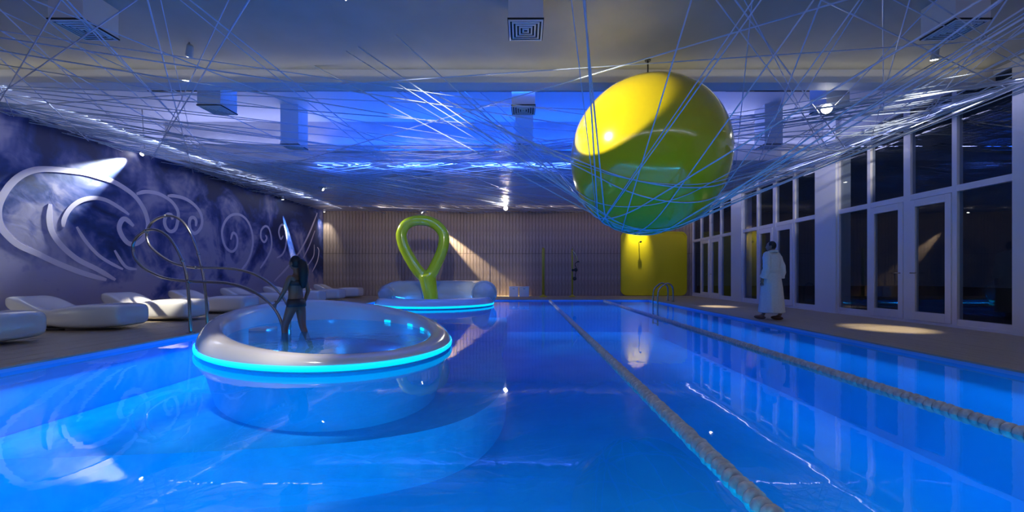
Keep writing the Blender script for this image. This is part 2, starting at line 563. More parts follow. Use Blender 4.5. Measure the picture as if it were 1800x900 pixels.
# ------------------------------------------------------------------ swirls painted on the mural
Z1 = lambda P: [(x / 3.75, 260 + y / 3.75) for x, y in P]
Z2 = lambda P: [(280 + x / 4.5, 330 + y / 4.5) for x, y in P]
SW = [
    (Z1([(700, 870), (560, 830), (400, 770), (250, 700), (120, 640), (40, 570), (0, 510), (-15, 430), (0, 350), (60, 250), (140, 180), (230, 145), (330, 140), (450, 150), (560, 165), (650, 190), (740, 220), (820, 265), (890, 320), (940, 390), (965, 450), (975, 520), (950, 590), (900, 630), (850, 630), (810, 590), (785, 530), (800, 480), (830, 470), (880, 515)]), 0.115),
    (Z1([(760, 870), (640, 800), (520, 740), (420, 660), (350, 570), (325, 480), (330, 370)]), 0.11),
    (Z1([(415, 520), (425, 460), (470, 390), (540, 345), (620, 330), (700, 345), (780, 390), (850, 440)]), 0.09),
    (Z1([(505, 520), (560, 610), (640, 700), (720, 755), (810, 800)]), 0.075),
    (Z1([(755, 675), (800, 750), (840, 790), (900, 800)]), 0.075),
    ([(240, 341), (256, 337), (277, 340), (293, 348), (304, 357), (312, 370), (313, 383), (309, 401), (301, 407), (293, 402), (289, 390), (293, 378), (301, 378), (303, 386)], 0.095),
    (Z2([(65, 65), (120, 65), (200, 85), (270, 130), (320, 190), (338, 260), (325, 320), (285, 360), (250, 340), (237, 290), (245, 245), (270, 235), (290, 260), (288, 305)]), 0.095),
    (Z2([(640, 660), (690, 600), (725, 520), (740, 430), (730, 340), (695, 260), (640, 215), (575, 215), (525, 260), (498, 330), (500, 400), (525, 470), (570, 505), (605, 480), (618, 420), (605, 370), (580, 360), (565, 410)]), 0.085),
    (Z2([(800, 635), (850, 560), (885, 480), (885, 390), (865, 320), (835, 305), (805, 340), (805, 400), (830, 430), (850, 400), (840, 375)]), 0.08),
    (Z2([(930, 555), (975, 525), (1000, 460), (1005, 370), (985, 300), (960, 300), (945, 350), (960, 405), (980, 380)]), 0.08),
    (Z2([(910, 740), (1040, 600), (1120, 490), (1190, 350), (1250, 200)]), 0.09),
    (Z2([(1140, 555), (1190, 450), (1230, 340)]), 0.07),
    (Z2([(1170, 620), (1220, 540), (1225, 450)]), 0.06),
    (Z2([(1210, 665), (1250, 580), (1262, 500), (1250, 470)]), 0.06),
]
for P, wd in SW:
    Q = []
    for (x, y) in P:
        D = F * (-XL) / (920 - x)
        Q.append(Vector((0, D, 1 + (484 - y) / F * D)))
    Q = spline(Q, 6)
    V, Fc = [], []
    n = len(Q)
    for i, q in enumerate(Q):
        t = (Q[min(i + 1, n - 1)] - Q[max(i - 1, 0)]).normalized()
        s = Vector((0, -t.z, t.y))
        tp = min(1.0, 0.55 + 0.45 * min(i, n - 1 - i) / 4.0)
        for sg, xx in ((-1, 0), (-1, 0.006), (1, 0.006), (1, 0)):
            V.append(Vector((XL + xx, q.y, q.z)) + s * sg * wd * 0.5 * tp)
    for i in range(n - 1):
        for k in range(3):
            Fc.append((i * 4 + k, i * 4 + k + 1, i * 4 + 4 + k + 1, i * 4 + 4 + k))
    Fc += [(0, 1, 2, 3), tuple((n - 1) * 4 + k for k in (3, 2, 1, 0))]
    mesh('painted_swirl', V, Fc, M['swirl'], wl)

# ------------------------------------------------------------------ the two round tubs
def ell(c, ang, a, b, th):
    """a along the direction ang, b across it"""
    ca, sa = math.cos(ang), math.sin(ang)
    u, v = a * math.cos(th), b * math.sin(th)
    return (c[0] + u * ca - v * sa, c[1] + u * sa + v * ca)


def ring_mesh(c, ang, a, b, prof, n=96, close=False):
    """prof(th) -> list of (offset, z)"""
    V, Fc = [], []
    m = None
    for i in range(n):
        th = 2 * PI * i / n
        P = prof(th)
        m = len(P)
        for (o, z) in P:
            x, y = ell(c, ang, a + o, b + o, th)
            V.append((x, y, z))
    for i in range(n):
        j = (i + 1) % n
        for k in range(m if close else m - 1):
            k2 = (k + 1) % m
            Fc.append((i * m + k, j * m + k, j * m + k2, i * m + k2))
    return V, Fc


def disc(c, ang, a, b, z, n=96):
    V = [(*ell(c, ang, a, b, 2 * PI * i / n), z) for i in range(n)]
    return V, [tuple(range(n))]


T1 = dict(c=(-3.176, 6.525), ang=2.254, a=2.6, b=1.713)
T2 = dict(c=(-3.12, 14.2), ang=PI / 2, a=2.0, b=2.05)


def tub_top(th, lo, hi):
    s = (1 - math.cos(th)) / 2          # th = 0 is the far end
    return hi + (lo - hi) * (s ** 0.8)


def shell_prof(lo, hi, wd=0.35):
    def f(th):
        zt = tub_top(th, lo, hi)
        k = wd / 0.40
        return [(-wd, -0.33), (-wd, min(-0.02, zt - 0.2)), (-wd + 0.004, zt - 0.13), (-wd + 0.03 * k, zt - 0.055), (-wd + 0.09 * k, zt - 0.012), (-wd + 0.17 * k, zt),
                (-wd + 0.26 * k, zt - 0.018), (-wd + 0.34 * k, 0.03 + 0.62 * (zt - 0.03)), (-0.015, 0.03 + 0.25 * (zt - 0.03)), (0, 0.032), (0, -0.03), (-0.03, -0.055)]
    return f


def hull_prof(th):
    return [(-0.03, -0.055), (-0.10, -0.3), (-0.28, -1.0), (-0.34, -1.34)]


def led_prof(th):
    return [(0.001, 0.036), (0.014, 0.028), (0.018, 0.003), (0.014, -0.024), (0.001, -0.032)]


def make_tub(name, T, lo, hi, label):
    root = empty(name, (T['c'][0], T['c'][1], -1.34))
    tag(root, label, 'tub')

    def local(V):
        return [(v[0] - T['c'][0], v[1] - T['c'][1], v[2] + 1.34) for v in V]
    V, Fc = ring_mesh(T['c'], T['ang'], T['a'], T['b'], shell_prof(lo, hi))
    mesh('rim_shell', local(V), Fc, M['tub_white'], root, True)
    V, Fc = ring_mesh(T['c'], T['ang'], T['a'], T['b'], hull_prof)
    mesh('underwater_hull', local(V), Fc, M['pool_tile'], root, True)
    V, Fc = ring_mesh(T['c'], T['ang'], T['a'], T['b'], led_prof, close=True)
    tag(mesh('led_strip', local(V), Fc, M['led'], root, True), 'glowing cyan light strip')
    V, Fc = disc(T['c'], T['ang'], T['a'] - 0.34, T['b'] - 0.34, -0.32)
    mesh('basin_floor', local(V), Fc, M['tub_basin'], root)
    V, Fc = disc(T['c'], T['ang'], T['a'] - 0.348, T['b'] - 0.348, 0.06)
    tag(mesh('tub_water', local(V), Fc, M['tub_water'], root), 'clear blue water')
    return root


t1 = make_tub('whirlpool_tub', T1, 0.11, 0.49, 'large white round tub with cyan glowing edge standing in the pool, nearest the camera')
t2 = make_tub('whirlpool_tub', T2, 0.26, 0.22, 'farther round tub holding the green loop, with a clear tube behind it')
# lights and a step inside the near tub
for th in (-1.15, -1.55, -1.85):
    p0 = ell(T1['c'], T1['ang'], T1['a'] - 0.355, T1['b'] - 0.355, th)
    p1 = ell(T1['c'], T1['ang'], T1['a'] - 0.355, T1['b'] - 0.355, th - 0.09)
    mid = ((p0[0] + p1[0]) / 2 - T1['c'][0], (p0[1] + p1[1]) / 2 - T1['c'][1], 0.085 + 1.34)
    o = MB().box(-0.09, 0.09, -0.015, 0.015, -0.02, 0.02).build('spot_light', M['led'], t1, bevel=0.006)
    o.location = mid
    o.rotation_euler = (0, 0, math.atan2(p1[1] - p0[1], p1[0] - p0[0]))
sx, sy = px(463, 580, 6.9).x, 6.9
MB().box(-0.15, 0.15, -0.16, 0.16, 0, 0.42).build('entry_step', M['tub_white'], t1, bevel=0.015).location = (sx - T1['c'][0], sy - T1['c'][1], 1.02 - 0.0)
for (T, root, e_, n_) in ((T1, t1, 5.0, 6), (T2, t2, 8.0, 3)):  # unseen point lamps added in both basins to brighten the tub water
    for i in range(n_):
        q = ell((0, 0), T['ang'], T['a'] * 0.6, T['b'] * 0.6, 2 * PI * (i + 0.5) / n_)
        d = bpy.data.lights.new('tub_fill_lamp', 'POINT'); d.energy = e_; d.color = (0.02, 0.4, 1.0); d.shadow_soft_size = 0.05
        o = bpy.data.objects.new('tub_fill_lamp', d); C.objects.link(o); o.parent = root
        o.location = (q[0], q[1], 1.34 - 0.06)
# clear tube wrapped round the back of the far tub
ring = []
N = 60
for i in range(N + 1):
    a = math.radians(-6 + (208 + 6) * i / N)
    ring.append((math.cos(a) * 1.72, math.sin(a) * 1.72 + 0.05, 1.34 + 0.36))
rad = [0.44 * min(1.0, 0.80 + 0.20 * min(1, i / 3.0)) * (1 - 0.55 * max(0, (i - 46) / 14.0)) for i in range(N + 1)]
V, Fc = tube_geo(ring, rad, 24)
tag(mesh('clear_tube', V, Fc, M['acrylic'], t2, True), 'clear acrylic tube backrest')
MB().tube([ring[2], Vector(ring[2]).lerp(Vector(ring[3]), 0.6)], 0.455, 28).build('tube_collar', M['acrylic'], t2, True)

# broad shallow shelf under water on the left, carrying both tubs
edge = spline([(PXL + 0.01, 3.75, 0), (-4.2, 3.85, 0), (-2.8, 4.0, 0), (-1.6, 4.25, 0), (-0.8, 4.75, 0), (-0.4, 5.6, 0), (-0.3, 7.0, 0), (-0.5, 9.0, 0), (-0.6, 12.0, 0), (-0.6, 14.5, 0), (-0.7, PY1 - 0.01, 0)], 6)
out = [(p_.x, p_.y) for p_ in edge] + [(PXL + 0.01, PY1 - 0.01)]
n = len(out)
V = [(x, y, -0.75) for x, y in out] + [(x, y, -1.36) for x, y in out]
o = mesh('pool_shelf', V, [tuple(range(n))] + [(i, (i + 1) % n, n + (i + 1) % n, n + i) for i in range(n)], M['ledge'], None)
o['kind'] = 'structure'

# ------------------------------------------------------------------ pool water
bm = bmesh.new()


def loop(P):
    vs = [bm.verts.new((x, y, WZ)) for x, y in P]
    return [bm.edges.new((vs[i], vs[(i + 1) % len(vs)])) for i in range(len(vs))]


E = loop([(PXL, PY0), (PXR, PY0), (PXR, PY1), (PXL, PY1)])
for T in (T1, T2):
    E += loop([ell(T['c'], T['ang'], T['a'] - 0.06, T['b'] - 0.06, 2 * PI * i / 64) for i in range(64)])
bmesh.ops.triangle_fill(bm, use_beauty=True, edges=E)
bmesh.ops.recalc_face_normals(bm, faces=bm.faces)
if bm.faces and bm.faces[0].normal.z < 0:
    bmesh.ops.reverse_faces(bm, faces=bm.faces)
me = bpy.data.meshes.new('pool_water')
bm.to_mesh(me); bm.free()
me.materials.append(M['water'])
tag(link('pool_water', me), 'still glowing blue water filling the swimming pool', 'water', kind='stuff')

# ------------------------------------------------------------------ yellow ball
BD = 6.7
BR = 1.292
BC = Vector((2.094, BD, 2.985))
ball = empty('hanging_ball', BC)
tag(ball, 'huge glossy yellow ball hanging from the ceiling in the strap net', 'ball')
bm = bmesh.new()
bmesh.ops.create_uvsphere(bm, u_segments=96, v_segments=48, radius=BR)
me = bpy.data.meshes.new('ball_shell'); bm.to_mesh(me); bm.free()
me.polygons.foreach_set('use_smooth', [True] * len(me.polygons))
me.materials.append(M['yellow'])
link('ball_shell', me, ball)
MB().lathe([(0.012, BR - 0.02), (0.012, CZ - BC.z - 0.015), (0.05, CZ - BC.z - 0.015), (0.05, CZ - BC.z)], n=12).build('hanging_cable', M['black'], ball)

# ------------------------------------------------------------------ net of straps
net = empty('strap_net', (0, 0, 0))
tag(net, 'net of thin pale blue straps stretched under the ceiling and around the yellow ball', 'net')
rng = np.random.default_rng(11)


def wall_pt(side, lo, hi, z0, z1):
    t = rng.uniform(lo, hi); z = rng.uniform(z0, z1)
    if side == 'L':
        return np.array((XL + 0.02, t, z))
    if side == 'R':
        return np.array((XR - 0.12, t, z))
    if side == 'B':
        return np.array((t, YB - 0.03, z))
    return np.array((t, -1.0, z))


BCn = np.array(BC)
strings = []          # (A, pin or None, B, radius)


def wrap_pin(A, B, phi):
    d = B - A
    d[2] = 0
    d = d / np.linalg.norm(d)
    s = np.array((-d[1], d[0], 0.0))
    n = math.cos(phi) * np.array((0, 0, -1.0)) + math.sin(phi) * s
    return BCn + n * (BR + 0.012)


def dist_to_ball(A, B):
    d = B - A
    t = np.clip(np.dot(BCn - A, d) / np.dot(d, d), 0, 1)
    return np.linalg.norm(A + d * t - BCn)


def rr():
    return float(rng.uniform(0.006, 0.0115))


def chord(A, B, r=None):
    if dist_to_ball(A, B) < BR + 0.1:
        strings.append((A, wrap_pin(A, B, rng.uniform(-1.1, 1.1)), B, r or rr()))
    else:
        strings.append((A, None, B, r or rr()))


ZL = (4.02, 4.13)


LAMP = np.array((-2.1, 4.7, 4.30))
LDIR = np.array((3.24, 1.2, -0.82)) / 3.55


def ceil_z(y):
    return CZ if y < 7.0 else (RZ if y < 10.9 else SZ)


def cradle(az, al, t1, t2):
    """strap that wraps under the ball along a great circle and rises to the ceiling or a wall on both sides"""
    d = np.array((math.cos(az), math.sin(az), 0.0))
    h = np.array((-math.sin(az), math.cos(az), 0.0))
    zz = np.array((0, 0, 1.0))
    m_ = h * math.cos(al) + zz * math.sin(al)
    e_ = np.cross(d, m_)
    if e_[2] > 0:
        e_ = -e_
    ends = []
    for sg, t in ((-1, t1), (1, t2)):
        dz = 1.3
        for it in range(3):
            p_ = BCn + h * (-math.tan(al) * dz) + d * sg * t
            tt = t
            # keep inside the walls
            for k_, lo_, hi_ in ((0, XL + 0.02, XR - 0.12), (1, -1.0, YB - 0.03)):
                if p_[k_] < lo_:
                    p_ = p_ + d * sg * (lo_ - p_[k_]) / (d[k_] * sg)
                if p_[k_] > hi_:
                    p_ = p_ + d * sg * (hi_ - p_[k_]) / (d[k_] * sg)
            at_wall = p_[0] > XR - 0.2 or p_[0] < XL + 0.1
            z = rng.uniform(4.05, 4.2) if at_wall else ceil_z(p_[1])
            dz = z - BCn[2]
        p_[2] = z
        ends.append(p_)
    pin = BCn + e_ * (BR + 0.012)
    for E_ in ends:
        for q in (0.0, 0.5, 1.0, 1.5):
            c_ = LAMP + LDIR * q
            d_ = pin - E_
            t = np.clip(np.dot(c_ - E_, d_) / np.dot(d_, d_), 0, 1)
            if np.linalg.norm(E_ + d_ * t - c_) < 0.8:
                return
    strings.append((ends[0], pin, ends[1], rr()))


def chord(A, B, r=None):
    d = B - A
    t = np.clip(np.dot(LAMP - A, d) / np.dot(d, d), 0, 1)
    ok = np.linalg.norm(A + d * t - LAMP) > 0.75
    for q in (0.5, 1.0, 1.5, 2.0, 2.5):
        c_ = LAMP + LDIR * q
        t = np.clip(np.dot(c_ - A, d) / np.dot(d, d), 0, 1)
        ok = ok and np.linalg.norm(A + d * t - c_) > 0.33 + 0.1 * q
    if dist_to_ball(A, B) > BR + 0.05 and ok:
        strings.append((A, None, B, r or rr()))


for i in range(38):       # across the room
    chord(wall_pt('L', 2.0, 17, *ZL), wall_pt('R', 0.5, 16, 4.0, 4.13))
for i in range(12):       # across the near side of the ball
    chord(wall_pt('L', 3.5, 7.0, *ZL), wall_pt('R', 3.4, 6.0, 4.0, 4.2))
for i in range(30):       # from the ceiling behind the camera to the left wall and far end
    chord(wall_pt('F', -9, 8, 4.15, 4.4), wall_pt('L', 7, 19, *ZL))
for i in range(28):
    chord(wall_pt('F', -9, 8, 4.15, 4.4), wall_pt('R', 6, 18, 4.0, 4.13))
for i in range(12):
    A, B = wall_pt('F', -9, 2, 4.15, 4.4), wall_pt('B', -9, 2, 4.03, 4.11)
    chord(A, B)
for i in range(22):       # left wall to far wall
    chord(wall_pt('L', 6, 18, *ZL), wall_pt('B', -8, 3, 4.03, 4.11))
for i in range(34):       # bundle of nearly parallel straps along the left wall
    chord(wall_pt('L', 6.0, 9.5, 4.05, 4.13), wall_pt('B', -6, 6, 4.05, 4.11) if i % 3 else wall_pt('R', 12, 18, 4.03, 4.1))
for i in range(30):       # dense bundle on the window side
    A, B = wall_pt('R', 5.95, 7.2, 4.10, 4.22), wall_pt('B', 3.5, 7.9, 4.03, 4.1)
    chord(A, B)
for i in range(14):
    chord(wall_pt('R', 5.95, 7.2, 4.10, 4.22), wall_pt('L', 13, 19, 4.03, 4.1))
for i in range(9):        # from the left of the ball under it and up to the window wall
    cradle(rng.uniform(-0.35, 0.35), rng.uniform(-1.0, 0.9), rng.uniform(4.0, 6.0), 12)
for i in range(14):
    cradle(rng.uniform(0.4, 1.2) * (1 if i % 2 else -1), rng.uniform(-0.8, 0.8), rng.uniform(3.5, 5.0), rng.uniform(4.0, 7.0))
for i in range(4):
    cradle(PI / 2 + rng.uniform(-0.3, 0.3), rng.uniform(-0.8, 0.8), rng.uniform(3.8, 5.0), rng.uniform(3.4, 4.0))
K = 44
S = len(strings)
A = np.array([s[0] for s in strings]); B = np.array([s[2] for s in strings])
has = np.array([s[1] is not None for s in strings])
P = np.array([s[1] if s[1] is not None else (s[0] + s[2]) / 2 for s in strings])
t = np.linspace(0, 1, K // 2 + 1)[None, :, None]
X = np.concatenate([A[:, None] * (1 - t) + P[:, None] * t, (P[:, None] * (1 - t) + B[:, None] * t)[:, 1:]], axis=1)
mid = K // 2
for it in range(900):
    Y = X.copy()
    Y[:, 1:-1] = 0.5 * (X[:, :-2] + X[:, 2:])
    Y[has, mid] = P[has]
    d = Y - BCn
    L = np.linalg.norm(d, axis=2, keepdims=True)
    out = np.where(L < BR + 0.012, BCn + d / np.maximum(L, 1e-6) * (BR + 0.012), Y)
    out[:, 0] = A; out[:, -1] = B
    X = out
for i, s in enumerate(strings):
    r = s[3]
    pts = [Vector(p) for p in (X[i] if has[i] else (s[0], s[2]))]
    if has[i]:
        # resample so that the arc on the ball is fine and the free ends coarse
        keep = [pts[0]]
        for a0, b0, c0 in zip(pts[:-2], pts[1:-1], pts[2:]):
            if (b0 - a0).angle(c0 - b0) > 0.004:
                keep.append(b0)
        keep.append(pts[-1])
        pts = keep
        fine = [pts[0]]
        for a0, b0 in zip(pts[:-1], pts[1:]):
            near = (a0 - BC).length < BR + 0.06 and (b0 - BC).length < BR + 0.06
            if near:
                m_ = max(2, int((b0 - a0).length / 0.08))
                for q in range(1, m_):
                    v = a0.lerp(b0, q / m_)
                    v = BC + (v - BC).normalized() * max((v - BC).length, BR + 0.012)
                    fine.append(v)
            fine.append(b0)
        pts = fine
    V, Fc = tube_geo(pts, r, 5)
    mesh('strap', V, Fc, M['strand'], net, True)

# ------------------------------------------------------------------ green loop sculpture
D = 14.0
zl = lambda P: [(680 + x / 5.29, 360 + y / 5.29) for x, y in P]
cl = zl([(385, 665), (330, 655), (265, 580), (205, 480), (155, 380), (135, 280), (165, 200), (230, 155), (320, 143), (410, 160), (480, 205), (525, 270), (530, 350), (505, 450), (465, 540), (425, 620)])
lp = spline([px(x, y, D) for x, y in cl], 6, True)
n = len(lp)
V, Fc = tube_geo(lp, [0.215 - 0.03 * abs(math.sin(PI * i / n)) for i in range(n)], 20, closed=True)
st = spline([px(x, y, D) for x, y in zl([(372, 655), (385, 720), (398, 790), (410, 860), (424, 1003)])], 6)
V2, F2 = tube_geo(st, [0.30 - 0.06 * i / (len(st) - 1) for i in range(len(st))], 20)
k = len(V)
base = Vector((st[-1].x, D, st[-1].z))
me = fuse([v - base for v in V + V2], Fc + [tuple(i + k for i in f) for f in F2], 0.035, 8)
me.materials.append(M['lime'])
o = link('loop_sculpture', me, None, base)
tag(o, 'tall glossy lime green loop sculpture shaped like a needle eye', 'sculpture')

# ------------------------------------------------------------------ looping steel handrails
za = lambda P: [(200 + x / 3.46, 360 + y / 3.46) for x, y in P]
RA = za([(467, 778), (462, 650), (452, 520), (436, 400), (400, 300), (345, 210), (290, 165), (230, 150), (170, 172), (128, 215), (116, 270), (130, 325), (170, 375), (230, 412), (310, 445), (400, 460), (500, 467), (600, 470), (700, 478), (800, 505), (880, 545), (950, 600), (995, 660), (1020, 720), (1030, 775), (1032, 800)])
RB = za([(570, 745), (563, 600), (550, 470), (530, 360), (500, 255), (460, 160), (410, 95), (350, 68), (290, 74), (235, 105), (205, 155), (203, 205), (225, 255), (280, 305), (350, 348), (440, 375), (540, 383), (640, 384), (740, 392), (830, 413), (910, 450), (970, 495), (1020, 550), (1050, 600), (1068, 650), (1075, 700)])
for P, (Da, Db), lab in ((RA, (6.93, 6.55), 'nearer of two looping steel handrails arching from the deck into the round tub'),
                         (RB, (7.75, 7.35), 'farther of two looping steel handrails arching from the deck into the round tub')):
    pts = []
    x0, x1 = P[0][0], P[-1][0]
    for (x, y) in P:
        tt = (x - x0) / (x1 - x0)
        pts.append(px(x, y, Da + (Db - Da) * tt))
    pts[0].z = 0.0
    pts[-1].z = -0.30
    base = pts[0].copy()
    root = empty('looped_handrail', base)
    tag(root, lab, 'handrail', 'pair of handrails at the round tub')
    pts = [p - base for p in spline(pts, 6)]
    MB().tube(pts, 0.024, 12).build('rail_tube', M['steel'], root, True)
    MB().lathe([(0.07, 0.0), (0.07, 0.008), (0.03, 0.018)], n=20).build('floor_flange', M['steel'], root)
    for q in (0.14, 0.30, 0.62):
        i = int(q * len(pts))
        MB().tube([pts[i], pts[i + 1]], 0.031, 12).build('joint_sleeve', M['steel'], root, True)

# ------------------------------------------------------------------ loungers
def make_lounger():
    root = empty('sun_lounger')
    L = 2.0
    st = [  # t, bottom, top edge, dish, half width, squareness
        (0.00, 0.50, 0.58, 0.0, 0.24), (0.03, 0.42, 0.63, 0.01, 0.31), (0.09, 0.34, 0.645, 0.03, 0.355), (0.17, 0.25, 0.60, 0.07, 0.37), (0.25, 0.18, 0.52, 0.09, 0.375),
        (0.33, 0.12, 0.43, 0.07, 0.375), (0.41, 0.075, 0.405, 0.035, 0.375), (0.50, 0.045, 0.44, 0.015, 0.375), (0.60, 0.03, 0.475, 0.01, 0.375), (0.72, 0.03, 0.485, 0.008, 0.375),
        (0.86, 0.045, 0.485, 0.006, 0.37), (0.95, 0.055, 0.475, 0.004, 0.36), (0.985, 0.075, 0.455, 0.002, 0.34), (1.0, 0.12, 0.41, 0.0, 0.28)]
    n = 28
    V, Fc = [], []
    for (t_, zb, zt, dish, hw) in st:
        zc, hh = (zb + zt) / 2, (zt - zb) / 2
        for k in range(n):
            a = 2 * PI * k / n
            ca, sa = math.cos(a), math.sin(a)
            y = hw * math.copysign(abs(ca) ** 0.45, ca)
            z = zc + hh * math.copysign(abs(sa) ** 0.45, sa)
            if sa > 0:
                z -= dish * (1 - (y / hw) ** 2)
            V.append((t_ * L, y, z))
    m = len(st)
    for j in range(m - 1):
        for k in range(n):
            Fc.append((j * n + k, j * n + (k + 1) % n, (j + 1) * n + (k + 1) % n, (j + 1) * n + k))
    Fc += [tuple(range(n))[::-1], tuple((m - 1) * n + k for k in range(n))]
    o = mesh('lounger_shell', V, Fc, M['gloss_white'], root, True)
    sm = o.modifiers.new('sub', 'SUBSURF'); sm.levels = 1; sm.render_levels = 2
    for s in (-1, 1):
        MB().tube(spline([(0.22, s * 0.2, 0.24), (0.18, s * 0.2, 0.08), (0.22, s * 0.2, 0.02), (0.5, s * 0.2, 0.018), (0.95, s * 0.2, 0.018)], 5), 0.018, 8).build('runner', M['black'], root, True)
    return root


def copy_tree(o, parent=None):
    c = o.copy(); C.objects.link(c); c.parent = parent
    for ch in list(o.children):
        copy_tree(ch, c)
    return c


LAB = ['white wave-shaped lounger cut off by the left edge of the picture',
       'white wave-shaped lounger on the deck, second from the left edge, whole in view',
       'brightly spotlit white wave-shaped lounger behind the handrail posts',
       'white wave-shaped lounger directly right of the spotlit one',
       'white wave-shaped lounger behind the bather, fifth from the left edge',
       'third farthest white lounger in the row under the mural',
       'second farthest white lounger in the row, just short of the slatted wall',
       'farthest white lounger, nearest the brown slatted wall']
pr = make_lounger()
ends = [(45, 5.76), (237, 7.38), (360, 9.0), (445, 10.6), (512, 12.45), (569, 14.3), (605, 15.95), (636, 17.6)]
for i, (xe, D) in enumerate(ends):
    o = pr if i == 0 else copy_tree(pr)
    xf = (xe - 920) / F * (D + 0.1)
    o.location = (xf - 2.0, D, 0.0)
    o.rotation_euler = (0, 0, math.radians((2, 3, -2, 2, 0, 1, -1, 2)[i]))
    tag(o, LAB[i], 'lounger', 'white loungers along the mural wall')

# ------------------------------------------------------------------ lane ropes
fl_me = None
for (x, lab) in ((1.09, 'floating lane rope nearer the middle of the pool'), (3.33, 'floating lane rope nearer the window side of the pool')):
    root = empty('lane_rope', (x, PY0, WZ))
    tag(root, lab, 'lane rope', 'floating lane ropes')
    MB().tube([(0, 0, 0.0), (0, PY1 - PY0, 0.0)], 0.012, 8).build('cable', M['black'], root, True)
    y = 0.15
    i = 0
    while y < PY1 - PY0 - 0.1:
        if fl_me is None:
            o = MB().lathe([(0.014, -0.032), (0.045, -0.030), (0.056, -0.012), (0.056, 0.012), (0.045, 0.030), (0.014, 0.032)], n=10, axis=(0, 1, 0)).build('rope_float', M['float'], root, True)
            fl_me = o.data
        else:
            o = link('rope_float', fl_me, root)
        o.location = (0.004 * math.sin(i * 1.7), y, 0.002 * math.sin(i * 2.3))
        o.rotation_euler = (0, 0.9 * i, 0)
        y += 0.0655
        i += 1

# ------------------------------------------------------------------ pool ladder
root = empty('pool_ladder', (PXR, 15.3, 0))
tag(root, 'chrome pool ladder rails beside the yellow panel', 'ladder')
for y in (-0.27, 0.27):
    MB().tube(spline([(0.45, y, 0.0), (0.45, y, 0.42), (0.40, y, 0.60), (0.24, y, 0.70), (0.07, y, 0.62), (0.02 - 0.12, y, 0.42), (-0.13, y, 0.0), (-0.13, y, -0.9)], 6), 0.03, 12).build('rail', M['steel'], root, True)
    MB().lathe([(0.07, 0), (0.07, 0.01), (0.03, 0.02)], c=(0.45, y, 0)).build('flange', M['steel'], root)
for z in (-0.25, -0.55, -0.85):
    MB().box(-0.17, -0.09, -0.27, 0.27, z, z + 0.02).build('rung', M['steel'], root, bevel=0.004)

# ------------------------------------------------------------------ things along the far wall
D = 19.2
p = px(895, 522, 18.6)
for i, (x0, x1, lab) in enumerate(((895, 911, 'left of the two white bins by the slatted wall'), (913, 930, 'right of the two white bins by the slatted wall'))):
    a, c = (x0 - 920) / F * 18.6, (x1 - 920) / F * 18.6
    root = empty('towel_bin', ((a + c) / 2, 18.75, 0))
    tag(root, lab, 'bin', 'white bins by the far wall')
    h = (c - a) / 2
    MB().box(-h, h, -0.15, 0.15, 0.0, 0.44).build('bin_body', M['gloss_white'], root, bevel=0.012)
    MB().box(-h - 0.008, h + 0.008, -0.16, 0.16, 0.445, 0.485).build('bin_lid', M['gloss_white'], root, bevel=0.008)
    MB().box(-0.05, 0.05, -0.165, -0.15, 0.36, 0.385).build('bin_handle', M['steel'], root, bevel=0.003)
root = empty('yellow_post', (px(955, 520, 18.4).x, 18.4, 0))
tag(root, 'plain slim yellow post between the white bins and the shower', 'post')
MB().lathe([(0.19, 0.0), (0.18, 0.03), (0.09, 0.07), (0.068, 0.12)], n=24).build('post_base', M['post_yellow'], root, True)
MB().lathe([(0.065, 0.10), (0.062, 2.22), (0.05, 2.26), (0.02, 2.275)], n=20).build('post_shaft', M['post_yellow'], root, True)
root = empty('shower_column', (px(1006, 520, 18.4).x, 18.4, 0))
tag(root, 'yellow shower column with brass head and dark knobs against the slatted wall', 'shower')
MB().lathe([(0.17, 0.0), (0.16, 0.03), (0.07, 0.07), (0.045, 0.12)], n=24).build('base', M['post_yellow'], root, True)
MB().lathe([(0.042, 0.10), (0.036, 2.16), (0.02, 2.2)], n=16).build('column', M['post_yellow'], root, True)
brass = principled('brass', (0.6, 0.45, 0.25), 0.25, metal=1.0)
MB().lathe([(0.01, -0.05), (0.045, -0.02), (0.045, 0.03), (0.01, 0.055)], c=(0, -0.01, 2.24), n=16).build('finial', brass, root, True)
MB().tube(spline([(0, -0.02, 2.12), (0.07, -0.03, 2.07), (0.14, -0.04, 1.96), (0.2, -0.05, 1.80), (0.25, -0.05, 1.66)], 5), 0.03, 10).build('shower_arm', brass, root, True)
MB().lathe([(0.02, 0.05), (0.07, 0.0), (0.07, -0.02)], c=(0.26, -0.05, 1.62), n=18, axis=(-0.2, 0, 1)).build('shower_head', M['black'], root, True)
MB().tube(spline([(0.2, -0.04, 1.62), (0.12, -0.06, 1.5), (0.19, -0.06, 1.3), (0.14, -0.06, 1.05), (0.16, -0.06, 0.86)], 6), 0.016, 8).build('hose', M['black'], root, True)
for (x, z, r) in ((0.02, 1.24, 0.06), (0.15, 1.25, 0.085), (0.1, 0.85, 0.085)):
    MB().lathe([(r * 0.5, -0.05), (r, -0.03), (r, 0.03), (r * 0.5, 0.05)], c=(x, -0.07, z), n=16, axis=(0, 1, 0)).build('knob', M['black'], root, True)

